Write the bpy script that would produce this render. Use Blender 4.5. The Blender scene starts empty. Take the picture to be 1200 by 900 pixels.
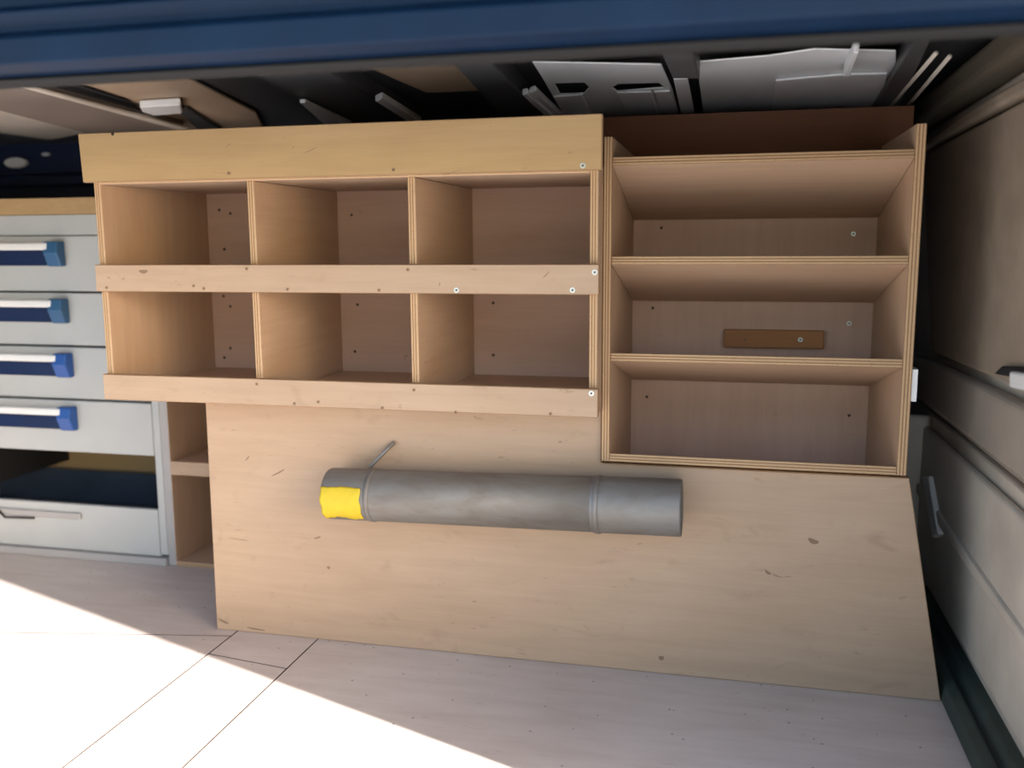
import bpy, bmesh, math, random
from mathutils import Vector, Matrix, Euler
from mathutils.geometry import tessellate_polygon
random.seed(7)
S = bpy.context.scene
COL = S.collection

# ---------------------------------------------------------------- camera
F = 1080.5                                   # focal length in pixels of the 1200 px wide frame
CAM = Vector((1.346, -1.7425, 0.8901))
RX = Vector((0.97272735, 0.23187467, -0.00596958))
UP = Vector((-0.02903403, 0.14725263, 0.98867269))
FW = Vector((-0.23012719, 0.96153565, -0.14996892))
cd = bpy.data.cameras.new('camera')
cam = bpy.data.objects.new('camera', cd)
COL.objects.link(cam)
cam.matrix_world = Matrix(((RX.x, UP.x, -FW.x, CAM.x), (RX.y, UP.y, -FW.y, CAM.y), (RX.z, UP.z, -FW.z, CAM.z), (0, 0, 0, 1)))
cd.sensor_width = 36.0
cd.lens = 36.0 * F / 1200.0
cd.clip_start = 0.02
cd.dof.use_dof = True
cd.dof.focus_distance = 1.85
cd.dof.aperture_fstop = 2.0
S.camera = cam

# ---------------------------------------------------------------- sky, sun, exposure
SUN_TRAVEL = Vector((-0.9393, 0.3433, -0.384))
w = bpy.data.worlds.new('sky')
S.world = w
w.use_nodes = True
wn = w.node_tree
sky = wn.nodes.new('ShaderNodeTexSky')
sky.sky_type = 'NISHITA'
sky.sun_disc = False
sky.sun_elevation = math.radians(21)
sky.sun_rotation = math.radians(110)
sky.air_density = 1.0
sky.dust_density = 2.0
wn.links.new(sky.outputs['Color'], wn.nodes['Background'].inputs['Color'])
wn.nodes['Background'].inputs['Strength'].default_value = 0.30
sl = bpy.data.lights.new('sun', 'SUN')
sl.energy = 14.5
sl.color = (1.0, 0.945, 0.88)
sl.angle = math.radians(0.6)
so = bpy.data.objects.new('sun', sl)
COL.objects.link(so)
so.rotation_euler = SUN_TRAVEL.to_track_quat('-Z', 'Y').to_euler()
so.location = (4, -3, 3)
S.view_settings.view_transform = 'Standard'
S.view_settings.look = 'None'
S.view_settings.gamma = 1
S.view_settings.use_curve_mapping = False
S.view_settings.exposure = 0.70

# ---------------------------------------------------------------- measuring helpers
def at(u, v, **k):
    """point of the line of sight through photo pixel (u, v) on the plane x=, y= or z="""
    d = RX * ((u - 600) / F) - UP * ((v - 450) / F) + FW
    ax, val = list(k.items())[0]
    i = 'xyz'.index(ax)
    return CAM + d * ((val - CAM[i]) / d[i])

def ceil_z(y):
    return 1.30 - 0.05 * (y + 0.5)

def atc(u, v, drop=0.0):
    """the same on the roof skin (which falls 5 cm per metre), drop metres below it"""
    d = RX * ((u - 600) / F) - UP * ((v - 450) / F) + FW
    t = (1.30 - 0.05 * (CAM.y + 0.5) - drop - CAM.z) / (d.z + 0.05 * d.y)
    return CAM + d * t

# ---------------------------------------------------------------- materials
def mat(name, color=(.5, .5, .5), rough=.6, metal=0.0, spec=.5):
    m = bpy.data.materials.new(name)
    m.use_nodes = True
    b = m.node_tree.nodes['Principled BSDF']
    b.inputs['Base Color'].default_value = (*color, 1)
    b.inputs['Roughness'].default_value = rough
    b.inputs['Metallic'].default_value = metal
    b.inputs['Specular IOR Level'].default_value = spec
    return m

class N:
    """tiny node helper"""
    def __init__(s, m):
        s.m = m; s.t = m.node_tree; s.b = s.t.nodes['Principled BSDF']
    def new(s, kind, **k):
        n = s.t.nodes.new(kind)
        for a, v in k.items():
            setattr(n, a, v)
        return n
    def link(s, a, b):
        s.t.links.new(a, b)
    def coord(s, out='UV', scale=(1, 1, 1)):
        tc = s.new('ShaderNodeTexCoord')
        mp = s.new('ShaderNodeMapping')
        mp.inputs['Scale'].default_value = scale
        s.link(tc.outputs[out], mp.inputs['Vector'])
        return mp.outputs['Vector']
    def noise(s, vec, scale=5, detail=4, rough=.55, dist=0):
        n = s.new('ShaderNodeTexNoise')
        n.inputs['Scale'].default_value = scale
        n.inputs['Detail'].default_value = detail
        n.inputs['Roughness'].default_value = rough
        n.inputs['Distortion'].default_value = dist
        s.link(vec, n.inputs['Vector'])
        return n.outputs['Fac']
    def ramp(s, fac, stops):
        r = s.new('ShaderNodeValToRGB')
        e = r.color_ramp.elements
        while len(e) < len(stops):
            e.new(0.5)
        for i, (p, c) in enumerate(stops):
            e[i].position = p
            e[i].color = (*c, 1) if len(c) == 3 else c
        s.link(fac, r.inputs['Fac'])
        return r.outputs['Color']
    def mix(s, fac, a, b, blend='MIX'):
        n = s.new('ShaderNodeMix', data_type='RGBA', blend_type=blend)
        if isinstance(fac, (int, float)):
            n.inputs['Factor'].default_value = fac
        else:
            s.link(fac, n.inputs['Factor'])
        for sock, v in (('A', a), ('B', b)):
            i = [q for q in n.inputs if q.name == sock and q.type == 'RGBA'][0]
            if isinstance(v, tuple):
                i.default_value = (*v, 1)
            else:
                s.link(v, i)
        return [q for q in n.outputs if q.type == 'RGBA'][0]
    def bump(s, h, strength=.2, dist=.002):
        n = s.new('ShaderNodeBump')
        n.inputs['Strength'].default_value = strength
        n.inputs['Distance'].default_value = dist
        s.link(h, n.inputs['Height'])
        s.link(n.outputs['Normal'], s.b.inputs['Normal'])

def ply_face(name, base, dark, wear=.5, rough=.55, stains=0.0):
    m = mat(name, base, rough, spec=.3)
    n = N(m)
    grain = n.noise(n.coord('UV', (1.2, 14, 1)), 3, 4, .55, .6)
    fine = n.noise(n.coord('UV', (5, 120, 1)), 2, 3, .5)
    cloud = n.noise(n.coord('UV', (1.2, 2.6, 1)), 3, 3, .5)
    c = n.ramp(grain, [(.3, dark), (.62, base)])
    c = n.mix(.30, base, c)
    c2 = n.ramp(fine, [(.3, (.90, .88, .86)), (.65, (1, 1, 1))])
    c = n.mix(.35, c, c2, 'MULTIPLY')
    c3 = n.ramp(cloud, [(.3, (.86, .82, .78)), (.7, (1.0, 1.0, 1.0))])
    c = n.mix(.55, c, c3, 'MULTIPLY')
    # scuffs: sparse short dark strokes and smudges
    sc = n.noise(n.coord('UV', (9, 34, 1)), 2.2, 6, .62, 1.2)
    scm = n.ramp(sc, [(.665, (0, 0, 0)), (.75, (1, 1, 1))])
    mul = n.new('ShaderNodeMath', operation='MULTIPLY')
    n.link(scm, mul.inputs[0]); mul.inputs[1].default_value = wear
    c = n.mix(mul.outputs[0], c, (dark[0] * .45, dark[1] * .42, dark[2] * .42))
    if stains:
        sv = n.noise(n.coord('UV', (7, 12, 1)), 1.6, 5, .6, .8)
        mul2 = n.new('ShaderNodeMath', operation='MULTIPLY')
        n.link(n.ramp(sv, [(.60, (0, 0, 0)), (.78, (1, 1, 1))]), mul2.inputs[0]); mul2.inputs[1].default_value = stains
        c = n.mix(mul2.outputs[0], c, (base[0] * .62, base[1] * .58, base[2] * .55))
    n.link(c, n.b.inputs['Base Color'])
    n.bump(fine, .12, .0006)
    return m

def ply_edge(name, light, dark):
    m = mat(name, light, .7, spec=.2)
    n = N(m)
    wv = n.new('ShaderNodeTexWave', wave_type='BANDS', bands_direction='X', wave_profile='SIN')
    wv.inputs['Scale'].default_value = 1.0
    wv.inputs['Distortion'].default_value = .06
    wv.inputs['Detail'].default_value = 2
    n.link(n.coord('UV', (.95, 9, 1)), wv.inputs['Vector'])
    c = n.ramp(wv.outputs['Fac'], [(.10, dark), (.42, light)])
    sp = n.noise(n.coord('UV', (3, 60, 1)), 3, 4, .6)
    spm = n.ramp(sp, [(.30, (.35, .25, .2)), (.40, (1, 1, 1))])
    c = n.mix(.8, c, spm, 'MULTIPLY')
    n.link(c, n.b.inputs['Base Color'])
    n.bump(wv.outputs['Fac'], .3, .0008)
    return m

PLY = ply_face('birch_ply', (.46, .315, .155), (.34, .21, .10), .6)
PLYIN = ply_face('birch_ply_inside', (.54, .375, .255), (.42, .28, .185), .6)
PLYPALE = ply_face('birch_ply_worn', (.455, .325, .225), (.345, .235, .16), .85, stains=.5)
PLYBACK = ply_face('pinkish_ply_back', (.66, .455, .345), (.52, .33, .24), .6)
PLYBROWN = ply_face('brown_ply', (.20, .085, .04), (.13, .055, .028), .3)
BATTEN = ply_face('brown_batten', (.44, .21, .08), (.25, .11, .045), .3)
EDGE = ply_edge('ply_edge', (.50, .335, .19), (.24, .125, .065))

def paint(name, color, rough, dirt=.25, metal=0.0, coat=0.0, scale=6):
    m = mat(name, color, rough, metal)
    n = N(m)
    a = n.noise(n.coord('Object'), scale, 5, .6)
    c = n.ramp(a, [(.35, tuple(x * (1 - dirt) for x in color)), (.65, color)])
    n.link(c, n.b.inputs['Base Color'])
    r = n.new('ShaderNodeMapRange')
    n.link(a, r.inputs[0])
    r.inputs['To Min'].default_value = rough * .8
    r.inputs['To Max'].default_value = min(1, rough * 1.25)
    n.link(r.outputs[0], n.b.inputs['Roughness'])
    n.b.inputs['Coat Weight'].default_value = coat
    return m

BLUE = paint('van_blue_paint', (.0022, .015, .044), .42, .25, 0, .0)
BLUE.node_tree.nodes['Principled BSDF'].inputs['Specular IOR Level'].default_value = .18
NAVY = paint('inner_navy_paint', (.010, .022, .065), .35, .3)
PRIMER = paint('beige_grey_primer', (.64, .565, .475), .42, .2)
DARKMETAL = paint('dark_roof_skin', (.075, .075, .08), .4, .3)
SHEENMETAL = paint('pale_metal_sky_sheen', (.88, .89, .91), .35, .08, .2)  # pale metal; on the roof sheets the sky's reflection is put into this colour
TANREFLECT = paint('tan_floor_reflection', (.52, .38, .26), .5, .2)  # tan stands in for the sunlit floor reflected in the roof
TAUPE = paint('taupe_roof_bow', (.24, .19, .16), .5, .2)
TRIM = paint('brown_grey_hardboard', (.36, .285, .215), .6, .2, scale=14)
OLIVE = paint('dark_olive_paint', (.10, .085, .06), .55, .3)
LEDGE = paint('taupe_plastic', (.40, .34, .285), .4, .2)
JOINT = mat('dark_joint', (.05, .028, .018), .8)
BLACK = mat('black_void', (.006, .006, .007), .8)
RUBBER = paint('dark_green_rubber', (.045, .06, .048), .65, .3, scale=20)
GREY = paint('grey_drawer_paint', (.46, .47, .46), .45, .06)
GREYLIP = paint('grey_cabinet_base', (.40, .38, .37), .6, .1)
WHITEPL = paint('white_plastic', (.80, .80, .78), .4, .05)
HBLUE = paint('blue_plastic', (.015, .085, .33), .35, .1)
HTEAL = paint('steel_blue_plastic', (.03, .105, .22), .35, .1)
HDEEP = paint('deep_blue_recess', (.004, .018, .075), .4, .2)
TRAY = paint('dark_blue_tray', (.035, .05, .075), .5, .3)
SILVER = mat('zinc_screw', (.62, .64, .62), .35, .9)
RUST = mat('rusty_screw', (.30, .19, .11), .6, .2)
DARKHOLE = mat('dark_screw', (.02, .012, .01), .7)
TAPE = None

def floor_mat():
    m = mat('worn_birch_floor', (.62, .50, .42), .55, spec=.3)
    n = N(m)
    g = n.noise(n.coord('Object', (1.5, 9, 1)), 3, 4, .55, .3)
    c = n.ramp(g, [(.3, (.60, .51, .46)), (.65, (.67, .585, .535))])
    cl = n.noise(n.coord('Object'), 2.2, 4, .55)
    c = n.mix(.6, c, n.ramp(cl, [(.3, (.80, .76, .74)), (.65, (1, 1, 1))]), 'MULTIPLY')
    sc = n.noise(n.coord('Object', (5, 40, 1)), 3, 6, .65, 1.4)
    c = n.mix(n.ramp(sc, [(.635, (0, 0, 0)), (.74, (.8, .8, .8))]), c, (.25, .16, .11))
    v = n.new('ShaderNodeTexVoronoi')
    v.inputs['Scale'].default_value = 30
    n.link(n.coord('Object'), v.inputs['Vector'])
    c = n.mix(n.ramp(v.outputs['Distance'], [(.05, (.8, .8, .8)), (.09, (0, 0, 0))]), c, (.12, .10, .10))
    n.link(c, n.b.inputs['Base Color'])
    n.bump(g, .1, .0006)
    return m
FLOORM = floor_mat()

def pipe_mat():
    m = mat('galvanised_tube', (.26, .265, .27), .5, .35)
    n = N(m)
    a = n.noise(n.coord('Object', (3, 8, 8)), 2.5, 5, .6, .5)
    c = n.ramp(a, [(.3, (.16, .135, .118)), (.5, (.20, .185, .170)), (.68, (.22, .218, .214))])
    n.link(c, n.b.inputs['Base Color'])
    n.link(n.ramp(a, [(.3, (.62, .62, .62)), (.7, (.5, .5, .5))]), n.b.inputs['Roughness'])
    n.bump(a, .15, .001)
    return m
PIPE = pipe_mat()
TAPE = paint('yellow_tape', (.62, .45, .015), .55, .12, scale=40)

def ground_mat():
    m = mat('concrete_ground', (.42, .40, .37), .9)
    n = N(m)
    a = n.noise(n.coord('Object'), 4, 8, .7)
    n.link(n.ramp(a, [(.3, (.50, .50, .50)), (.7, (.62, .62, .62))]), n.b.inputs['Base Color'])
    return m
GROUND = ground_mat()

# ---------------------------------------------------------------- object helpers
def root_loc(o):
    while o is not None and o.parent is not None:
        o = o.parent
    return o.location.copy() if o is not None else Vector((0, 0, 0))

def link(name, me, parent=None, mats=(), smooth=False, loc=None):
    o = bpy.data.objects.new(name, me)
    COL.objects.link(o)
    for m in mats:
        me.materials.append(m)
    if smooth:
        for p in me.polygons:
            p.use_smooth = True
    if parent is not None:
        o.parent = parent
        if loc is None:
            me.transform(Matrix.Translation(-root_loc(parent)))
        else:
            o.location = Vector(loc) - root_loc(parent)
    elif loc is not None:
        o.location = loc
    return o

def structure(o):
    o['kind'] = 'structure'
    return o

def thing(name, label, cat, loc, group=None):
    o = bpy.data.objects.new(name, None)
    COL.objects.link(o)
    o.empty_display_size = .05
    o.location = loc
    o['label'] = label
    o['category'] = cat
    if group:
        o['group'] = group
    return o

def bevel(o, width=.0012, seg=1):
    md = o.modifiers.new('bevel', 'BEVEL')
    md.width = width
    md.segments = seg
    md.limit_method = 'ANGLE'
    md.angle_limit = math.radians(40)
    return o

def uv_faces(bm, thick, normal_axis, edge_index=1, seed=0.0):
    """large faces: metres, grain along the longest axis; edge faces: u across the thickness"""
    uvl = bm.loops.layers.uv.verify()
    lo = [min(v.co[i] for v in bm.verts) for i in range(3)]
    hi = [max(v.co[i] for v in bm.verts) for i in range(3)]
    dims = [hi[i] - lo[i] for i in range(3)]
    t = normal_axis
    others = [i for i in range(3) if i != t]
    g = max(others, key=lambda i: dims[i])
    s = [i for i in others if i != g][0]
    for f in bm.faces:
        f.normal_update()
        if abs(f.normal[t]) > .7:
            f.material_index = 0
            for l in f.loops:
                l[uvl].uv = (l.vert.co[g] + seed, l.vert.co[s] + seed * .37)
        else:
            f.material_index = edge_index
            a = s if abs(f.normal[g]) > abs(f.normal[s]) else g
            for l in f.loops:
                l[uvl].uv = ((l.vert.co[t] - lo[t]) / max(dims[t], 1e-6), l.vert.co[a] + seed)

def board(name, parent, x0, x1, y0, y1, z0, z1, m=None, edge=None, tilt=0.0, pivot=None, bev=.0012):
    """plywood board; tilt turns it about the X axis through pivot (y, z)"""
    bm = bmesh.new()
    bmesh.ops.create_cube(bm, size=1)
    for v in bm.verts:
        v.co = Vector((x0 + (v.co.x + .5) * (x1 - x0), y0 + (v.co.y + .5) * (y1 - y0), z0 + (v.co.z + .5) * (z1 - z0)))
    dims = (x1 - x0, y1 - y0, z1 - z0)
    t = dims.index(min(dims))
    uv_faces(bm, dims[t], t, 1, random.uniform(0, 9))
    if tilt:
        p = Vector((0, pivot[0], pivot[1]))
        bmesh.ops.rotate(bm, cent=p, matrix=Matrix.Rotation(tilt, 3, 'X'), verts=bm.verts)
    me = bpy.data.meshes.new(name)
    bm.to_mesh(me); bm.free()
    o = link(name, me, parent, (m or PLY, edge or EDGE))
    return bevel(o, bev) if bev else o

def box(name, parent, x0, x1, y0, y1, z0, z1, m, bev=.002, seg=2):
    bm = bmesh.new()
    bmesh.ops.create_cube(bm, size=1)
    for v in bm.verts:
        v.co = Vector((x0 + (v.co.x + .5) * (x1 - x0), y0 + (v.co.y + .5) * (y1 - y0), z0 + (v.co.z + .5) * (z1 - z0)))
    me = bpy.data.meshes.new(name)
    bm.to_mesh(me); bm.free()
    o = link(name, me, parent, (m,))
    return bevel(o, bev, seg) if bev else o

def prism(name, parent, pts, off, m, holes=(), bev=.0015, seg=1):
    """flat outline (3-D points) with optional holes, thickened by the vector off"""
    bm = bmesh.new()
    edges = []
    for loop in [pts] + list(holes):
        vs = [bm.verts.new(p) for p in loop]
        edges += [bm.edges.new((vs[i], vs[(i + 1) % len(vs)])) for i in range(len(vs))]
    if holes:
        bm.verts.ensure_lookup_table()
        for tri in tessellate_polygon([list(map(Vector, lp)) for lp in [pts] + list(holes)]):
            f = bm.faces.new([bm.verts[i] for i in tri])
        bmesh.ops.recalc_face_normals(bm, faces=bm.faces)
    else:
        bm.faces.new(bm.verts)
    r = bmesh.ops.extrude_face_region(bm, geom=list(bm.faces))
    bmesh.ops.translate(bm, vec=Vector(off), verts=[g for g in r['geom'] if isinstance(g, bmesh.types.BMVert)])
    bmesh.ops.recalc_face_normals(bm, faces=bm.faces)
    me = bpy.data.meshes.new(name)
    bm.to_mesh(me); bm.free()
    o = link(name, me, parent, (m,))
    return bevel(o, bev, seg) if bev else o

def strip(name, parent, profile, a, b, axis, m, smooth=True, close=True):
    """profile (pairs) swept straight along an axis from a to b"""
    bm = bmesh.new()
    rings = []
    for t in (a, b):
        ring = []
        for p, q in profile:
            co = {'x': (t, p, q), 'y': (p, t, q), 'z': (p, q, t)}[axis]
            ring.append(bm.verts.new(co))
        rings.append(ring)
    n = len(profile)
    for i in range(n if close else n - 1):
        j = (i + 1) % n
        bm.faces.new((rings[0][i], rings[0][j], rings[1][j], rings[1][i]))
    if close:
        bm.faces.new(rings[0]); bm.faces.new(rings[1])
    bmesh.ops.recalc_face_normals(bm, faces=bm.faces)
    me = bpy.data.meshes.new(name)
    bm.to_mesh(me); bm.free()
    o = link(name, me, parent, (m,))
    if smooth:
        bevel(o, .004, 2)
    return o

def tube(name, parent, pts, r, m, n=12):
    bm = bmesh.new()
    rings = []
    pts = [Vector(p) for p in pts]
    for i, p in enumerate(pts):
        d = (pts[min(i + 1, len(pts) - 1)] - pts[max(i - 1, 0)]).normalized()
        a = d.orthogonal().normalized()
        b = d.cross(a)
        if rings:
            # keep the rings aligned
            ref = (rings[-1][0].co - pts[i - 1]).normalized()
            a = (ref - d * ref.dot(d)).normalized(); b = d.cross(a)
        rings.append([bm.verts.new(p + (a * math.cos(2 * math.pi * k / n) + b * math.sin(2 * math.pi * k / n)) * r) for k in range(n)])
    for i in range(len(rings) - 1):
        for k in range(n):
            bm.faces.new((rings[i][k], rings[i][(k + 1) % n], rings[i + 1][(k + 1) % n], rings[i + 1][k]))
    bm.faces.new(rings[0]); bm.faces.new(rings[-1])
    bmesh.ops.recalc_face_normals(bm, faces=bm.faces)
    me = bpy.data.meshes.new(name)
    bm.to_mesh(me); bm.free()
    return link(name, me, parent, (m,), True)

# screws: one mesh per finish, shared by every screw of it, head facing the door
def screw_mesh(name, r, m):
    bm = bmesh.new()
    n = 12
    rim = [bm.verts.new((r * math.cos(2 * math.pi * k / n), .002, r * math.sin(2 * math.pi * k / n))) for k in range(n)]
    top = [bm.verts.new((.82 * r * math.cos(2 * math.pi * k / n), -.0012, .82 * r * math.sin(2 * math.pi * k / n))) for k in range(n)]
    mid = [bm.verts.new((.34 * r * math.cos(2 * math.pi * k / n), -.0012, .34 * r * math.sin(2 * math.pi * k / n))) for k in range(n)]
    pit = bm.verts.new((0, .001, 0))
    for k in range(n):
        j = (k + 1) % n
        bm.faces.new((rim[k], rim[j], top[j], top[k]))
        bm.faces.new((top[k], top[j], mid[j], mid[k]))
        f = bm.faces.new((mid[k], mid[j], pit)); f.material_index = 1
    bmesh.ops.recalc_face_normals(bm, faces=bm.faces)
    if sum(f.normal.y for f in bm.faces) > 0:
        bmesh.ops.reverse_faces(bm, faces=bm.faces)
    me = bpy.data.meshes.new(name)
    bm.to_mesh(me); bm.free()
    me.materials.append(m); me.materials.append(DARKHOLE)
    return me
SCREWS = {'s': screw_mesh('zinc_screw', .0065, SILVER), 'r': screw_mesh('rusty_screw', .0042, RUST), 'd': screw_mesh('dark_screw', .0040, DARKHOLE)}

def screws(parent, y, spots):
    for u, v, k in spots:
        o = bpy.data.objects.new('screw', SCREWS[k])
        COL.objects.link(o)
        o.parent = parent
        o.location = at(u, v, y=y) - root_loc(parent)
        o.rotation_euler = (0, random.uniform(0, 1.5), 0)

# ================================================================ SETTING
X0, X1, YF, YB = -1.15, 1.83, -0.62, 0.95

# floor: sub-floor with plywood panels laid side by side, open joints between them
fl = structure(box('floor', None, X0, X1 + .06, YF, YB, -.06, -.015, BLACK, 0))
def floor_panel(pts):
    o = prism('floor_panel', fl, [Vector((x, y, -.0145)) for x, y in pts], (0, 0, .0145), FLOORM, bev=0)
    o.data.materials.append(JOINT)
    for p in o.data.polygons:
        p.material_index = 0 if abs(p.normal.z) > .7 else 1
    return o
g = .0016
ja, jb = .243, .446
p0 = at(0, 741, z=0); p1 = at(190, 744, z=0)
sl0 = (p1.y - p0.y) / (p1.x - p0.x)
yl = lambda x: p0.y + sl0 * (x - p0.x)
floor_panel([(X0, yl(X0) + g), (ja - g, yl(ja) + g), (ja - g, YB), (X0, YB)])
floor_panel([(X0, YF), (ja - g, YF), (ja - g, yl(ja) - g), (X0, yl(X0) - g)])
floor_panel([(ja + g, YF), (jb - g, YF), (jb - g, -.058), (ja + g, -.030)])
floor_panel([(ja + g, -.027), (jb - g, -.055), (jb - g, YB), (ja + g, YB)])
floor_panel([(jb + g, YF), (X1, YF), (X1, YB), (jb + g, YB)])

# far wall, left wall, roof
wb = structure(box('wall_back', None, X0, X1, YB, YB + .03, 0, ceil_z(YB) + .02, NAVY, 0))
strip('wall_rail', wb, [(YB, 1.085), (YB - .03, 1.09), (YB - .035, 1.12), (YB, 1.135)], X0, .6, 'x', NAVY)
def oval(u, v, rx, rz, y, d):
    c = at(u, v, y=y)
    return [Vector((c.x + rx * math.cos(t * math.pi / 8), y, c.z + rz * math.sin(t * math.pi / 8))) for t in range(16)]
prism('highlight_oval', wb, oval(22, 191, .045, .018, YB, 0), (0, -.02, 0), WHITEPL, bev=.006, seg=3)  # white oval standing in for a bright reflection on the wall
prism('highlight_dot', wb, oval(55, 181, .015, .006, YB, 0), (0, -.01, 0), SHEENMETAL, bev=.003, seg=2)  # second, smaller oval for the glint beside it
structure(box('wall_left', None, X0 - .03, X0, YF, YB, 0, 1.34, NAVY, 0))

def roof_mesh():
    bm = bmesh.new()
    v = [bm.verts.new((x, y, ceil_z(y) + d)) for d in (0, .02) for x, y in ((X0, YF), (X1 + .08, YF), (X1 + .08, YB), (X0, YB))]
    for q in ((0, 1, 2, 3), (4, 5, 6, 7), (0, 1, 5, 4), (1, 2, 6, 5), (2, 3, 7, 6), (3, 0, 4, 7)):
        bm.faces.new([v[i] for i in q])
    bmesh.ops.recalc_face_normals(bm, faces=bm.faces)
    me = bpy.data.meshes.new('ceiling'); bm.to_mesh(me); bm.free()
    return me
ce = structure(link('ceiling', roof_mesh(), None, (DARKMETAL,)))

def roof_plate(name, px, drop, thick, m, holes=(), back=None, bev=.002):
    pts = [atc(u, v, drop) for u, v in px]
    hs = [[atc(u, v, drop) for u, v in h] for h in holes]
    return prism(name, ce, pts, (0, 0, thick), m, hs, bev)

# pressed sheets over the shelf rack, sky reflection painted in as pale colour
roof_plate('roof_sheet', [(624, 73), (775, 76), (787, 103), (800, 148), (668, 148), (640, 100)], .030, .004, SHEENMETAL,
           holes=[[(650, 98), (684, 97), (690, 103), (684, 110), (657, 111)], [(718, 103), (725, 98.5), (772, 97.5), (779, 103), (724, 107.5)]])
roof_plate('roof_louvre', [(648, 114), (682, 111.5), (702, 150), (672, 150)], .036, .005, SHEENMETAL)
roof_plate('roof_louvre', [(723, 109), (763, 108.5), (777, 150), (741, 150)], .036, .005, SHEENMETAL)
roof_plate('roof_louvre', [(766, 108), (785, 107.5), (801, 150), (780, 150)], .036, .005, SHEENMETAL)
roof_plate('roof_flange', [(620, 110), (627, 107), (672, 150), (664, 150)], .045, .014, SHEENMETAL)
roof_plate('roof_flange', [(612, 112), (618, 110.5), (650, 138), (640, 138)], .050, .014, SHEENMETAL)
roof_plate('roof_flange', [(789, 93), (806, 92), (817, 148), (801, 148)], .040, .004, SHEENMETAL)
roof_plate('roof_sheet', [(816, 73), (900, 66), (955, 58), (1050, 60), (1050, 148), (826, 148)], .030, .004, SHEENMETAL)
roof_plate('roof_step', [(909, 95), (990, 88), (1040, 87), (1030, 148), (902, 148)], .036, .005, SHEENMETAL)
roof_plate('roof_tab', [(1000, 62), (1007, 62), (996, 90), (988, 90)], .055, .024, SHEENMETAL)
# long conduits running across the roof at the right
for a, b in (((1097, 62), (1032, 138)), ((1113, 66), (1052, 138))):
    tube('conduit', ce, [atc(*a, .05), atc(*b, .05)], .0042, PRIMER, 10)
roof_plate('roof_bow', [(1075, 45), (1092, 45), (1040, 150), (1010, 150)], .05, .05, DARKMETAL)
roof_plate('roof_bow', [(775, 62), (812, 60), (820, 92), (788, 92)], .06, .06, DARKMETAL)
# dark middle bays with bright flanges and a sheet painted tan for the floor's reflection
roof_plate('roof_sheet', [(428, 78), (523, 68), (568, 106), (500, 109)], .010, .006, TANREFLECT)
roof_plate('roof_bow', [(523, 66), (565, 63), (650, 150), (600, 150)], .045, .045, DARKMETAL)
roof_plate('roof_bow', [(300, 88), (380, 82), (500, 150), (420, 150)], .040, .040, DARKMETAL)
roof_plate('roof_flange', [(440, 119), (448, 115), (494, 143), (486, 148)], .055, .014, SHEENMETAL)
roof_plate('roof_flange', [(351, 121), (358, 121), (412, 146), (384, 150)], .055, .010, SHEENMETAL)
# beige bays at the left, floor reflection painted tan on one sheet
roof_plate('roof_sheet', [(70, 97), (208, 86), (300, 132), (310, 152), (208, 156)], .010, .006, TANREFLECT)
roof_plate('roof_bow', [(-30, 104), (16, 99), (216, 152), (130, 164), (-30, 122)], .035, .035, TAUPE)
roof_plate('roof_flange', [(12, 99.5), (18, 98.5), (220, 151), (214, 154)], .042, .007, PRIMER)
roof_plate('roof_slot', [(52, 103), (96, 101), (152, 119), (169, 134), (150, 136)], .016, .003, BLACK)
roof_plate('roof_sheet', [(-40, 118), (58, 130), (100, 156), (60, 164), (-40, 150)], .012, .006, PRIMER)
roof_plate('roof_clip', [(164, 126), (212, 123), (214, 133), (169, 137)], .030, .018, WHITEPL, bev=.003)
roof_plate('roof_bow', [(205, 128), (220, 128), (268, 158), (240, 160)], .020, .020, DARKMETAL)

# door header: blue outer rail with pressed steps, seal and inner lip
hd = structure(strip('trim_1', None, [(-.600, 1.122), (-.622, 1.126), (-.640, 1.134), (-.644, 1.166), (-.640, 1.171), (-.624, 1.178), (-.624, 1.184), (-.634, 1.202), (-.632, 1.206), (-.618, 1.212), (-.622, 1.33), (-.56, 1.33), (-.56, 1.124)], X0 - .3, X1 + .5, 'x', BLUE))
strip('header_seal', hd, [(-.612, 1.119), (-.600, 1.113), (-.575, 1.114), (-.570, 1.124), (-.60, 1.126)], X0 - .3, X1 + .4, 'x', BLACK)
strip('header_inner', hd, [(-.57, 1.135), (-.52, 1.128), (-.515, 1.132), (-.50, 1.30), (-.57, 1.30)], X0, X1, 'x', TAUPE)

# right wall (closed end door): painted skin, trim panel, ledge, ridges, sill
wr = structure(box('wall_right', None, X1, X1 + .05, YF + .0, YB, 0, 1.34, PRIMER, 0))
def wr_poly(name, yz, depth, m, bev=.006, seg=3, x=None):
    xx = X1 if x is None else x
    return prism(name, wr, [Vector((xx, y, z)) for y, z in yz], (-depth, 0, 0), m, bev=bev, seg=seg)
wr_poly('trim_panel', [(.84, 1.085), (.81, 1.112), (.60, 1.115), (.08, 1.122), (-.58, 1.13), (-.58, .655), (-.02, .648), (.57, .632), (.60, .640), (.62, .66), (.728, .855)], .022, TRIM, .008, 3)
wr_poly('trim_rim', [(.88, 1.118), (-.58, 1.137), (-.58, 1.160), (.4, 1.150), (.88, 1.132)], .034, TRIM, .008, 3)
wr_poly('upper_beam', [(.93, 1.165), (-.58, 1.185), (-.58, 1.24), (.93, 1.225)], .07, OLIVE, .015, 3)
wr_poly('ledge', [(.84, .56), (.80, .600), (.55, .615), (-.58, .640), (-.58, .515), (.84, .50)], .030, LEDGE, .014, 4)
for z in (.474, .490):
    wr_poly('ridge', [(.85, z), (-.58, z + .012), (-.58, z + .020), (.85, z + .008)], .014, LEDGE, .004, 2)
wr_poly('lower_panel', [(.84, .44), (-.58, .452), (-.58, .10), (.84, .075)], .018, PRIMER, .014, 3)
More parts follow.
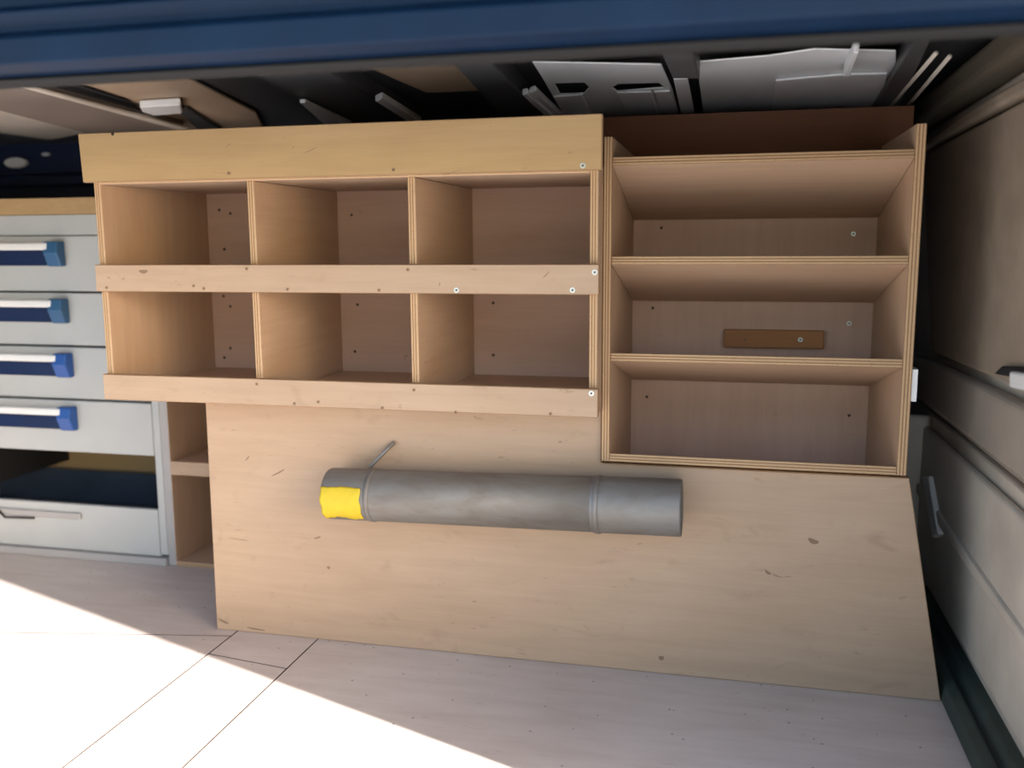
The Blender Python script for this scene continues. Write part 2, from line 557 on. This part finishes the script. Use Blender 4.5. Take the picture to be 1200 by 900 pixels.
wr_poly('lower_swage', [(.80, .30), (-.58, .27), (-.58, .25), (.80, .27)], .026, PRIMER, .006, 2)
wr_poly('latch_recess', [(q.y, q.z) for q in (at(1166, 438, x=1.8), at(1206, 446, x=1.8), at(1206, 430, x=1.8), at(1176, 429, x=1.8))], .034, BLACK, .004, 2)
wr_poly('latch', [(q.y, q.z) for q in (at(1184, 454, x=1.786), at(1212, 460, x=1.786), at(1212, 440, x=1.786), at(1184, 435, x=1.786))], .046, WHITEPL, .004, 2)
wr_poly('reflector_strip', [(q.y, q.z) for q in (at(1081, 559, x=1.802), at(1088, 558, x=1.802), at(1100, 626, x=1.802), at(1093, 630, x=1.802))], .030, WHITEPL, .004, 2)
box('corner_panel', wr, 1.72, X1, .66, .69, .065, .468, PRIMER, .01, 3)
sl_ = strip('trim_2', None, [(1.765, .0), (1.772, .030), (1.790, .040), (1.800, .028), (1.812, .050), (1.834, .058), (1.84, 0)], YF, .60, 'y', RUBBER)
structure(sl_)
# body either side of the door opening, an added sun-blocking overhang, and the yard
structure(box('wall_front', None, X1 + .30, X1 + .9, YF - .02, YF, -.25, 1.34, BLUE, 0))
structure(box('trim_3', None, X0 - .3, X1 + .1, YF - .03, YF, -.25, -.004, BLUE, .004))
structure(box('added_sun_overhang', None, X0 - .3, X1 + .9, YF - .23, YF + .0, 1.332, 1.40, BLUE, .01, 3))  # unseen overhang, added to keep the low sun off the door header
gd = structure(box('ground', None, -9, 9, -12, YF + 1.8, -.50, -.45, GROUND, 0))

# ================================================================ PIGEONHOLE RACK
T = .016
pr = thing('pigeonhole_rack', 'plywood rack of six deep pigeonholes with a tall front board above them', 'rack', (.55, .22, .555))
PXL, PXR = .004, 1.0945
PB = .43
z_bot, z_mid, z_top = .557, .797, 1.022
board('side_panel', pr, PXL, PXL + T, T, PB, z_bot, z_top + T, PLYIN)
board('side_panel', pr, PXR - T, PXR, T, PB, z_bot, z_top + T, PLYIN)
board('bottom_board', pr, PXL + T, PXR - T, T, PB, z_bot, z_bot + T, PLYIN)
board('middle_board', pr, PXL + T, PXR - T, T, PB, z_mid, z_mid + T, PLYIN)
board('top_board', pr, PXL + T, PXR - T, T, PB, z_top, z_top + T, PLYIN)
bk = board('back_panel', pr, PXL, PXR, PB, PB + .009, z_bot, z_top + T, PLYBACK)
for x in (.382, .7314):
    board('divider', pr, x - T, x, T, PB, z_bot + T, z_mid, PLYIN)
    board('divider', pr, x - T, x, T, PB, z_mid + T, z_top, PLYIN)
fa = prism('fascia', pr, [Vector((-.014, T, 1.127)), Vector((1.103, T, 1.127)), Vector((1.103, T, 1.0257)), Vector((-.010, T, 1.0257))], (0, -T, 0), PLY)
def face_uv(o, grain=0, seed=0.0):
    """UVs for a sawn board whose broad face looks along -Y"""
    me = o.data
    uvl = me.uv_layers.new(name='uv') if not me.uv_layers else me.uv_layers[0]
    ys = [v.co.y for v in me.vertices]; y0, y1 = min(ys), max(ys)
    for p in me.polygons:
        big = abs(p.normal.y) > .7
        if not big:
            p.material_index = min(1, len(me.materials) - 1)
        for li in p.loop_indices:
            c = me.vertices[me.loops[li].vertex_index].co
            if big:
                uvl.data[li].uv = (c.x + seed, c.z + seed)
            else:
                uvl.data[li].uv = ((c.y - y0) / max(1e-6, y1 - y0), c.x + c.z + seed)
fa.data.materials.append(EDGE); face_uv(fa, seed=2.1)
lm = board('front_lip', pr, .004, 1.099, 0, T, .7941, .8513, PLYPALE)
lb = board('front_lip', pr, .004, 1.099, 0, T, .5569, .6129, PLYPALE)
screws(fa, 0, [(683, 194, 's'), (268, 203, 'r'), (461, 199, 'r'), (132, 157, 'd')])
screws(lm, 0, [(125, 337, 'r'), (227, 335, 'r'), (239, 338, 'r'), (289, 315, 'r'), (337, 339, 'r'), (444, 340, 'r'), (478, 316, 'r'), (535, 340, 's'), (671, 340, 's'), (697, 319, 's')])
screws(lb, 0, [(485, 457, 'r'), (693, 461, 's'), (645, 485, 'r'), (534, 483, 'r'), (373, 471, 'r'), (345, 473, 'r'), (301, 450, 'r'), (448, 478, 'r')])
screws(bk, PB, [(257, 246, 'd'), (270, 250, 'd'), (263, 292, 'd'), (262, 347, 'd'), (270, 359, 'd'), (270, 408, 'd'), (263, 419, 'd'), (412, 252, 'd'), (419, 357, 'd'), (416, 412, 'd'), (578, 355, 'd'), (578, 416, 'd')])

# ================================================================ SHELF RACK
sr = thing('shelf_rack', 'open plywood shelf rack with four backward-sloping shelves beside the dark end door', 'rack', (1.385, .28, .45))
SY = .08
SB = .488
def rack_side(x0, x1, zt):
    o = prism('side_panel', sr, [Vector((x0, y, z)) for y, z in ((SY, .4530), (SY, zt), (SB, zt), (SB, .3566))], (x1 - x0, 0, 0), PLYIN, bev=.001)
    me = o.data
    me.materials.append(EDGE)
    uvl = me.uv_layers.new(name='uv')
    sd = random.uniform(0, 9)
    for p in me.polygons:
        big = abs(p.normal.x) > .7
        p.material_index = 0 if big else 1
        for li in p.loop_indices:
            c = me.vertices[me.loops[li].vertex_index].co + sr.location
            uvl.data[li].uv = (c.z + sd, c.y + sd) if big else ((c.x - x0) / (x1 - x0), c.z + c.y + sd)
rack_side(1.0955, 1.1120, 1.094)
rack_side(1.657, 1.675, 1.099)
tilt = -math.radians(13.3)
for zf, ok in ((1.056, 0), (.866, 0), (.675, 0), (.470, 0)):
    board('shelf', sr, 1.112, 1.657, SY, SY + .412, zf - .017, zf, PLYIN, tilt=tilt, pivot=(SY, zf - .0085))
bk2 = board('back_panel', sr, 1.0965, 1.672, SB, SB + .009, .352, .950, PLYBACK)
ub = board('upper_backboard', sr, 1.03, 1.722, SB + .0095, SB + .021, .93, 1.186, PLYBROWN, PLYBROWN)
ub['label'] = 'dark brown board rising behind the top shelf'
bt = board('batten', sr, *[at(848, 398, y=SB - .02).x, at(966, 398, y=SB - .02).x], SB - .02, SB - .0005, at(906, 408, y=SB - .02).z, at(906, 387, y=SB - .02).z, BATTEN, BATTEN, bev=.002)
bt['label'] = 'reddish brown wooden batten screwed to the back'
screws(bt, SB - .02, [(873, 398, 'r'), (938, 398, 's')])
screws(bk2, SB, [(1000, 274, 's'), (775, 267, 'd'), (765, 361, 'd'), (995, 379, 's'), (758, 465, 'd'), (995, 487, 'd')])
box('corner_bracket', sr, 1.676, 1.687, SY + .012, SY + .05, at(1070, 470, y=.1).z, at(1070, 432, y=.1).z, SHEENMETAL, .001)

# ================================================================ BOX PANEL BELOW THE RACKS
PY = .095
pn = thing('wheel_arch_panel', 'large scuffed plywood panel standing on the floor under both racks', 'panel', (.97, PY, 0))
fp = prism('front_panel', pn, [Vector(p) for p in ((.190, PY + T, .0005), (1.765, PY + T, .0005), (1.6835, PY + T, .4450), (1.0935, PY + T, .4450), (1.0935, PY + T, .5555), (.193, PY + T, .5555))], (0, -T, 0), PLYPALE, bev=.0015)
fp.data.materials.append(EDGE); face_uv(fp, seed=4.7)
structure(board('box_end_panel', None, .190, .190 + T, PY + T + .001, .457, .0005, .5555, PLYPALE))  # left end panel of the wheel arch box, hidden from view

MARK = mat('dark_wear', (.21, .135, .085), .8)
def mark(name, parent, u, v, ln, wd, ang, y):
    '''a flat knot or scratch let into a board face: length and width in metres'''
    c = at(u, v, y=y)
    ca, sa = math.cos(math.radians(ang)), math.sin(math.radians(ang))
    pts = []
    for k in range(10):
        t = 2 * math.pi * k / 10
        a, b = ln / 2 * math.cos(t), wd / 2 * math.sin(t) * (1 + .3 * math.sin(3 * t))
        pts.append(Vector((c.x + a * ca - b * sa, y + .0002, c.z + a * sa + b * ca)))
    return prism(name, parent, pts, (0, -.0004, 0), MARK, bev=0)
for q in ((326, 554, .040, .0035, 28), (290, 537, .016, .003, 45), (385, 665, .008, .007, 0), (372, 630, .018, .004, 20), (953, 634, .022, .010, -20), (900, 671, .014, .006, -35), (775, 771, .012, .010, 0), (280, 632, .055, .0016, -4), (556, 705, .010, .002, 10), (262, 728, .030, .006, -20), (300, 737, .050, .004, -4)):
    mark('scuff', fp, *q, PY)
for q in ((168, 318, .022, .008, 0), (640, 322, .018, .0018, 45), (515, 333, .008, .002, 80)):
    mark('knot' if q[0] == 168 else 'scratch', lm, *q, 0)
for q in ((364, 176, .034, .0012, 22), (268, 170, .016, .001, 25), (530, 202, .045, .0009, 15)):
    mark('scratch', fa, *q, 0)

# ================================================================ TUBE
ta = at(389, 578, y=.030); tb = at(799, 595, y=.030)
ax = (tb - ta)
L = ax.length
tu = thing('metal_tube', 'grey metal tube strapped along the plywood panel, yellow tape at one end', 'tube', (ta + tb) / 2)
rot = Matrix.Rotation(math.atan2(ax.z, ax.x), 4, 'Y').inverted()
rot = ax.to_track_quat('X', 'Z').to_matrix().to_4x4()
place = Matrix.Translation(ta) @ rot
def lathe(name, parent, prof, m, n=40, a0=0.0, a1=2 * math.pi):
    """prof: (along, radius) pairs turned about the tube's axis"""
    bm = bmesh.new()
    full = abs(a1 - a0 - 2 * math.pi) < 1e-6
    k = n if full else n + 1
    rings = []
    for s, r in prof:
        rings.append([bm.verts.new(place @ Vector((s, r * math.cos(a0 + (a1 - a0) * i / n), r * math.sin(a0 + (a1 - a0) * i / n)))) for i in range(k)])
    for i in range(len(rings) - 1):
        for j in range(n):
            q = (j + 1) % k
            bm.faces.new((rings[i][j], rings[i][q], rings[i + 1][q], rings[i + 1][j]))
    bmesh.ops.recalc_face_normals(bm, faces=bm.faces)
    me = bpy.data.meshes.new(name)
    bm.to_mesh(me); bm.free()
    return link(name, me, parent, (m,), True)
r0, r1 = .0545, .0564
xs = L * .765
lathe('tube_body', tu, [(.012, r0 - .004), (.0, r0 - .004), (-.003, r0 - .002), (0, r0 - .0005), (.004, r0), (xs, r0 + .001), (xs, r0 - .003), (.012, r0 - .004)], PIPE)
lathe('sleeve', tu, [(xs - .002, r0), (xs, r1), (xs + .006, r1 + .0004), (xs + .014, r1), (L - .004, r1), (L, r1 - .001), (L, r1 - .005), (xs, r1 - .005)], PIPE)
lathe('end_cap', tu, [(.008, .0001), (.004, r0 - .006), (.010, r0 - .003)], PIPE)
lathe('end_cap', tu, [(L - .02, .0001), (L - .02, r1 - .006), (L - .012, r1 - .004)], PIPE)
def tape_mesh():
    bm = bmesh.new()
    ns, na = 16, 20
    grid = []
    for i in range(ns + 1):
        sx = -.002 + .088 * i / ns
        a0 = math.radians(150 + 1.0 * math.sin(i * .5)); a1 = math.radians(229 + 5 * math.sin(i * .55 + 1.2) + 1.2 * math.sin(i * 2.1))
        ring = []
        for k in range(na + 1):
            a = a0 + (a1 - a0) * k / na
            rr = r0 + .0014 + .0006 * math.sin(i * 1.7 + k) 
            ring.append(bm.verts.new(place @ Vector((sx + .0012 * math.sin(k * .7), rr * math.cos(a), rr * math.sin(a)))))
        grid.append(ring)
    for i in range(ns):
        for k in range(na):
            bm.faces.new((grid[i][k], grid[i][k + 1], grid[i + 1][k + 1], grid[i + 1][k]))
    bmesh.ops.recalc_face_normals(bm, faces=bm.faces)
    me = bpy.data.meshes.new('tape'); bm.to_mesh(me); bm.free()
    o = link('tape', me, tu, (TAPE,), True)
    md = o.modifiers.new('thickness', 'SOLIDIFY'); md.thickness = .0006
    o['label'] = 'yellow tape with a ragged lower edge'
tape_mesh()
for s, rr in ((.098, r0 + .0012), (xs + .010, r1 + .0014)):
    st = lathe('strap', tu, [(s - .005, rr - .002), (s - .005, rr + .0006), (s + .005, rr + .0006), (s + .005, rr - .002)], PIPE)
    c = place @ Vector((s, 0, 0))
    box('strap_foot', st, c.x - .009, c.x + .009, .030, PY - .0005, c.z - .010, c.z + .010, PIPE, .001)
c = at(459, 521, y=PY - .012)
tube('strap_tail', tu, [place @ Vector((.080, .02, r0)), c + Vector((-.008, 0, -.008)), c + Vector((.004, .006, .004))], .0045, PIPE, 8)

# ================================================================ DRAWER CABINET
DY = .458
dc = thing('drawer_cabinet', 'tall grey drawer cabinet with blue handles at the left edge', 'cabinet', (-.62, .68, 0))
CX0, CX1 = -1.12, -.183
wt = board('worktop', dc, CX0, CX1 + .35, DY - .004, .92, .978, 1.022, PLY, PLY)
box('side_panel', dc, CX1 - .018, CX1 + .004, DY, .92, .03, .977, GREY, .002)
box('side_panel', dc, CX0, CX0 + .02, DY, .92, .03, .977, GREY, .002)
box('back_panel', dc, CX0 + .02, CX1 - .018, .905, .92, .03, .977, PLY, 0)
box('top_rail', dc, CX0 + .02, CX1 - .018, DY + .004, DY + .03, .922, .977, GREY, .002)
box('plinth', dc, CX0, CX1 + .004, DY - .012, .92, 0, .022, GREYLIP, .003)
box('inner_divider', dc, -.86, -.845, DY + .02, .90, .17, .46, BLACK, 0)
def drawer_handle(d, xr, zc, mend, mrec):
    """grip bar between two shaped end cheeks in front of a recessed back plate"""
    xl = xr - .46
    h = .034
    prof = [(DY, zc + h), (DY - .030, zc + h), (DY - .036, zc + .004), (DY - .020, zc - h), (DY, zc - h)]
    for a, b in ((xr - .045, xr), (xl, xl + .045)):
        vs = []
        o = strip('handle_end', d, prof, a, b, 'x', mend)
    # slanted corner pieces give the cheeks their cut-off outline
    strip('handle_recess', d, [(DY - .002, zc + .016), (DY - .004, zc + .016), (DY - .012, zc - h + .002), (DY - .002, zc - h + .002)], xl + .045, xr - .045, 'x', mrec)
    strip('handle_grip', d, [(DY - .018, zc + h - .002), (DY - .034, zc + h - .004), (DY - .036, zc + .012), (DY - .028, zc + .010), (DY - .018, zc + .018)], xl + .040, xr - .032, 'x', WHITEPL)
rows = [(.920, .769, HTEAL, -.437), (.764, .619, HTEAL, -.438), (.613, .468, HBLUE, -.438), (.462, .314, HBLUE, -.438)]
for zt, zb, mm, xr in rows:
    d = box('drawer', dc, CX0 + .022, CX1 - .020, DY, DY + .42, zb, zt, GREY, .003)
    drawer_handle(d, xr, zt - .049, mm, HDEEP)
# the lowest drawer stands open at the top: front, floor, sides and back
d = box('drawer', dc, CX0 + .022, CX1 - .020, DY, DY + .016, .024, .160, GREY, .003)
box('drawer_tray', d, CX0 + .026, CX1 - .024, DY + .016, .86, .035, .045, TRAY, 0)
box('drawer_side', d, CX1 - .034, CX1 - .024, DY + .016, .86, .045, .150, TRAY, 0)
box('drawer_back', d, CX0 + .026, CX1 - .034, .85, .86, .045, .150, TRAY, 0)
box('handle_strip', d, at(0, 600, y=DY).x, at(97, 612, y=DY).x, DY - .010, DY, .118, .136, GREYLIP, .003)
tube('handle_lever', d, [at(-6, 594, y=DY - .015), at(6, 606, y=DY - .015), at(40, 607, y=DY - .012)], .0035, DARKHOLE, 8)

# ================================================================ CUBBY
cu = thing('cubby_unit', 'narrow plywood cubby of two open bays between the drawers and the panel', 'cabinet', (0.0, .68, 0))
board('side_panel', cu, CX1 + .005, -.153, DY, .90, .001, .976, PLYIN, GREYLIP)
board('side_panel', cu, .17, .186, DY, .90, .001, .976, PLYIN)
board('shelf', cu, -.153, .17, DY, .90, .264, .302, PLYIN, PLYPALE)
board('bottom_board', cu, -.153, .17, DY, .90, .001, .014, PLYIN)
board('back_panel', cu, -.153, .17, .885, .90, .014, .976, PLYIN)
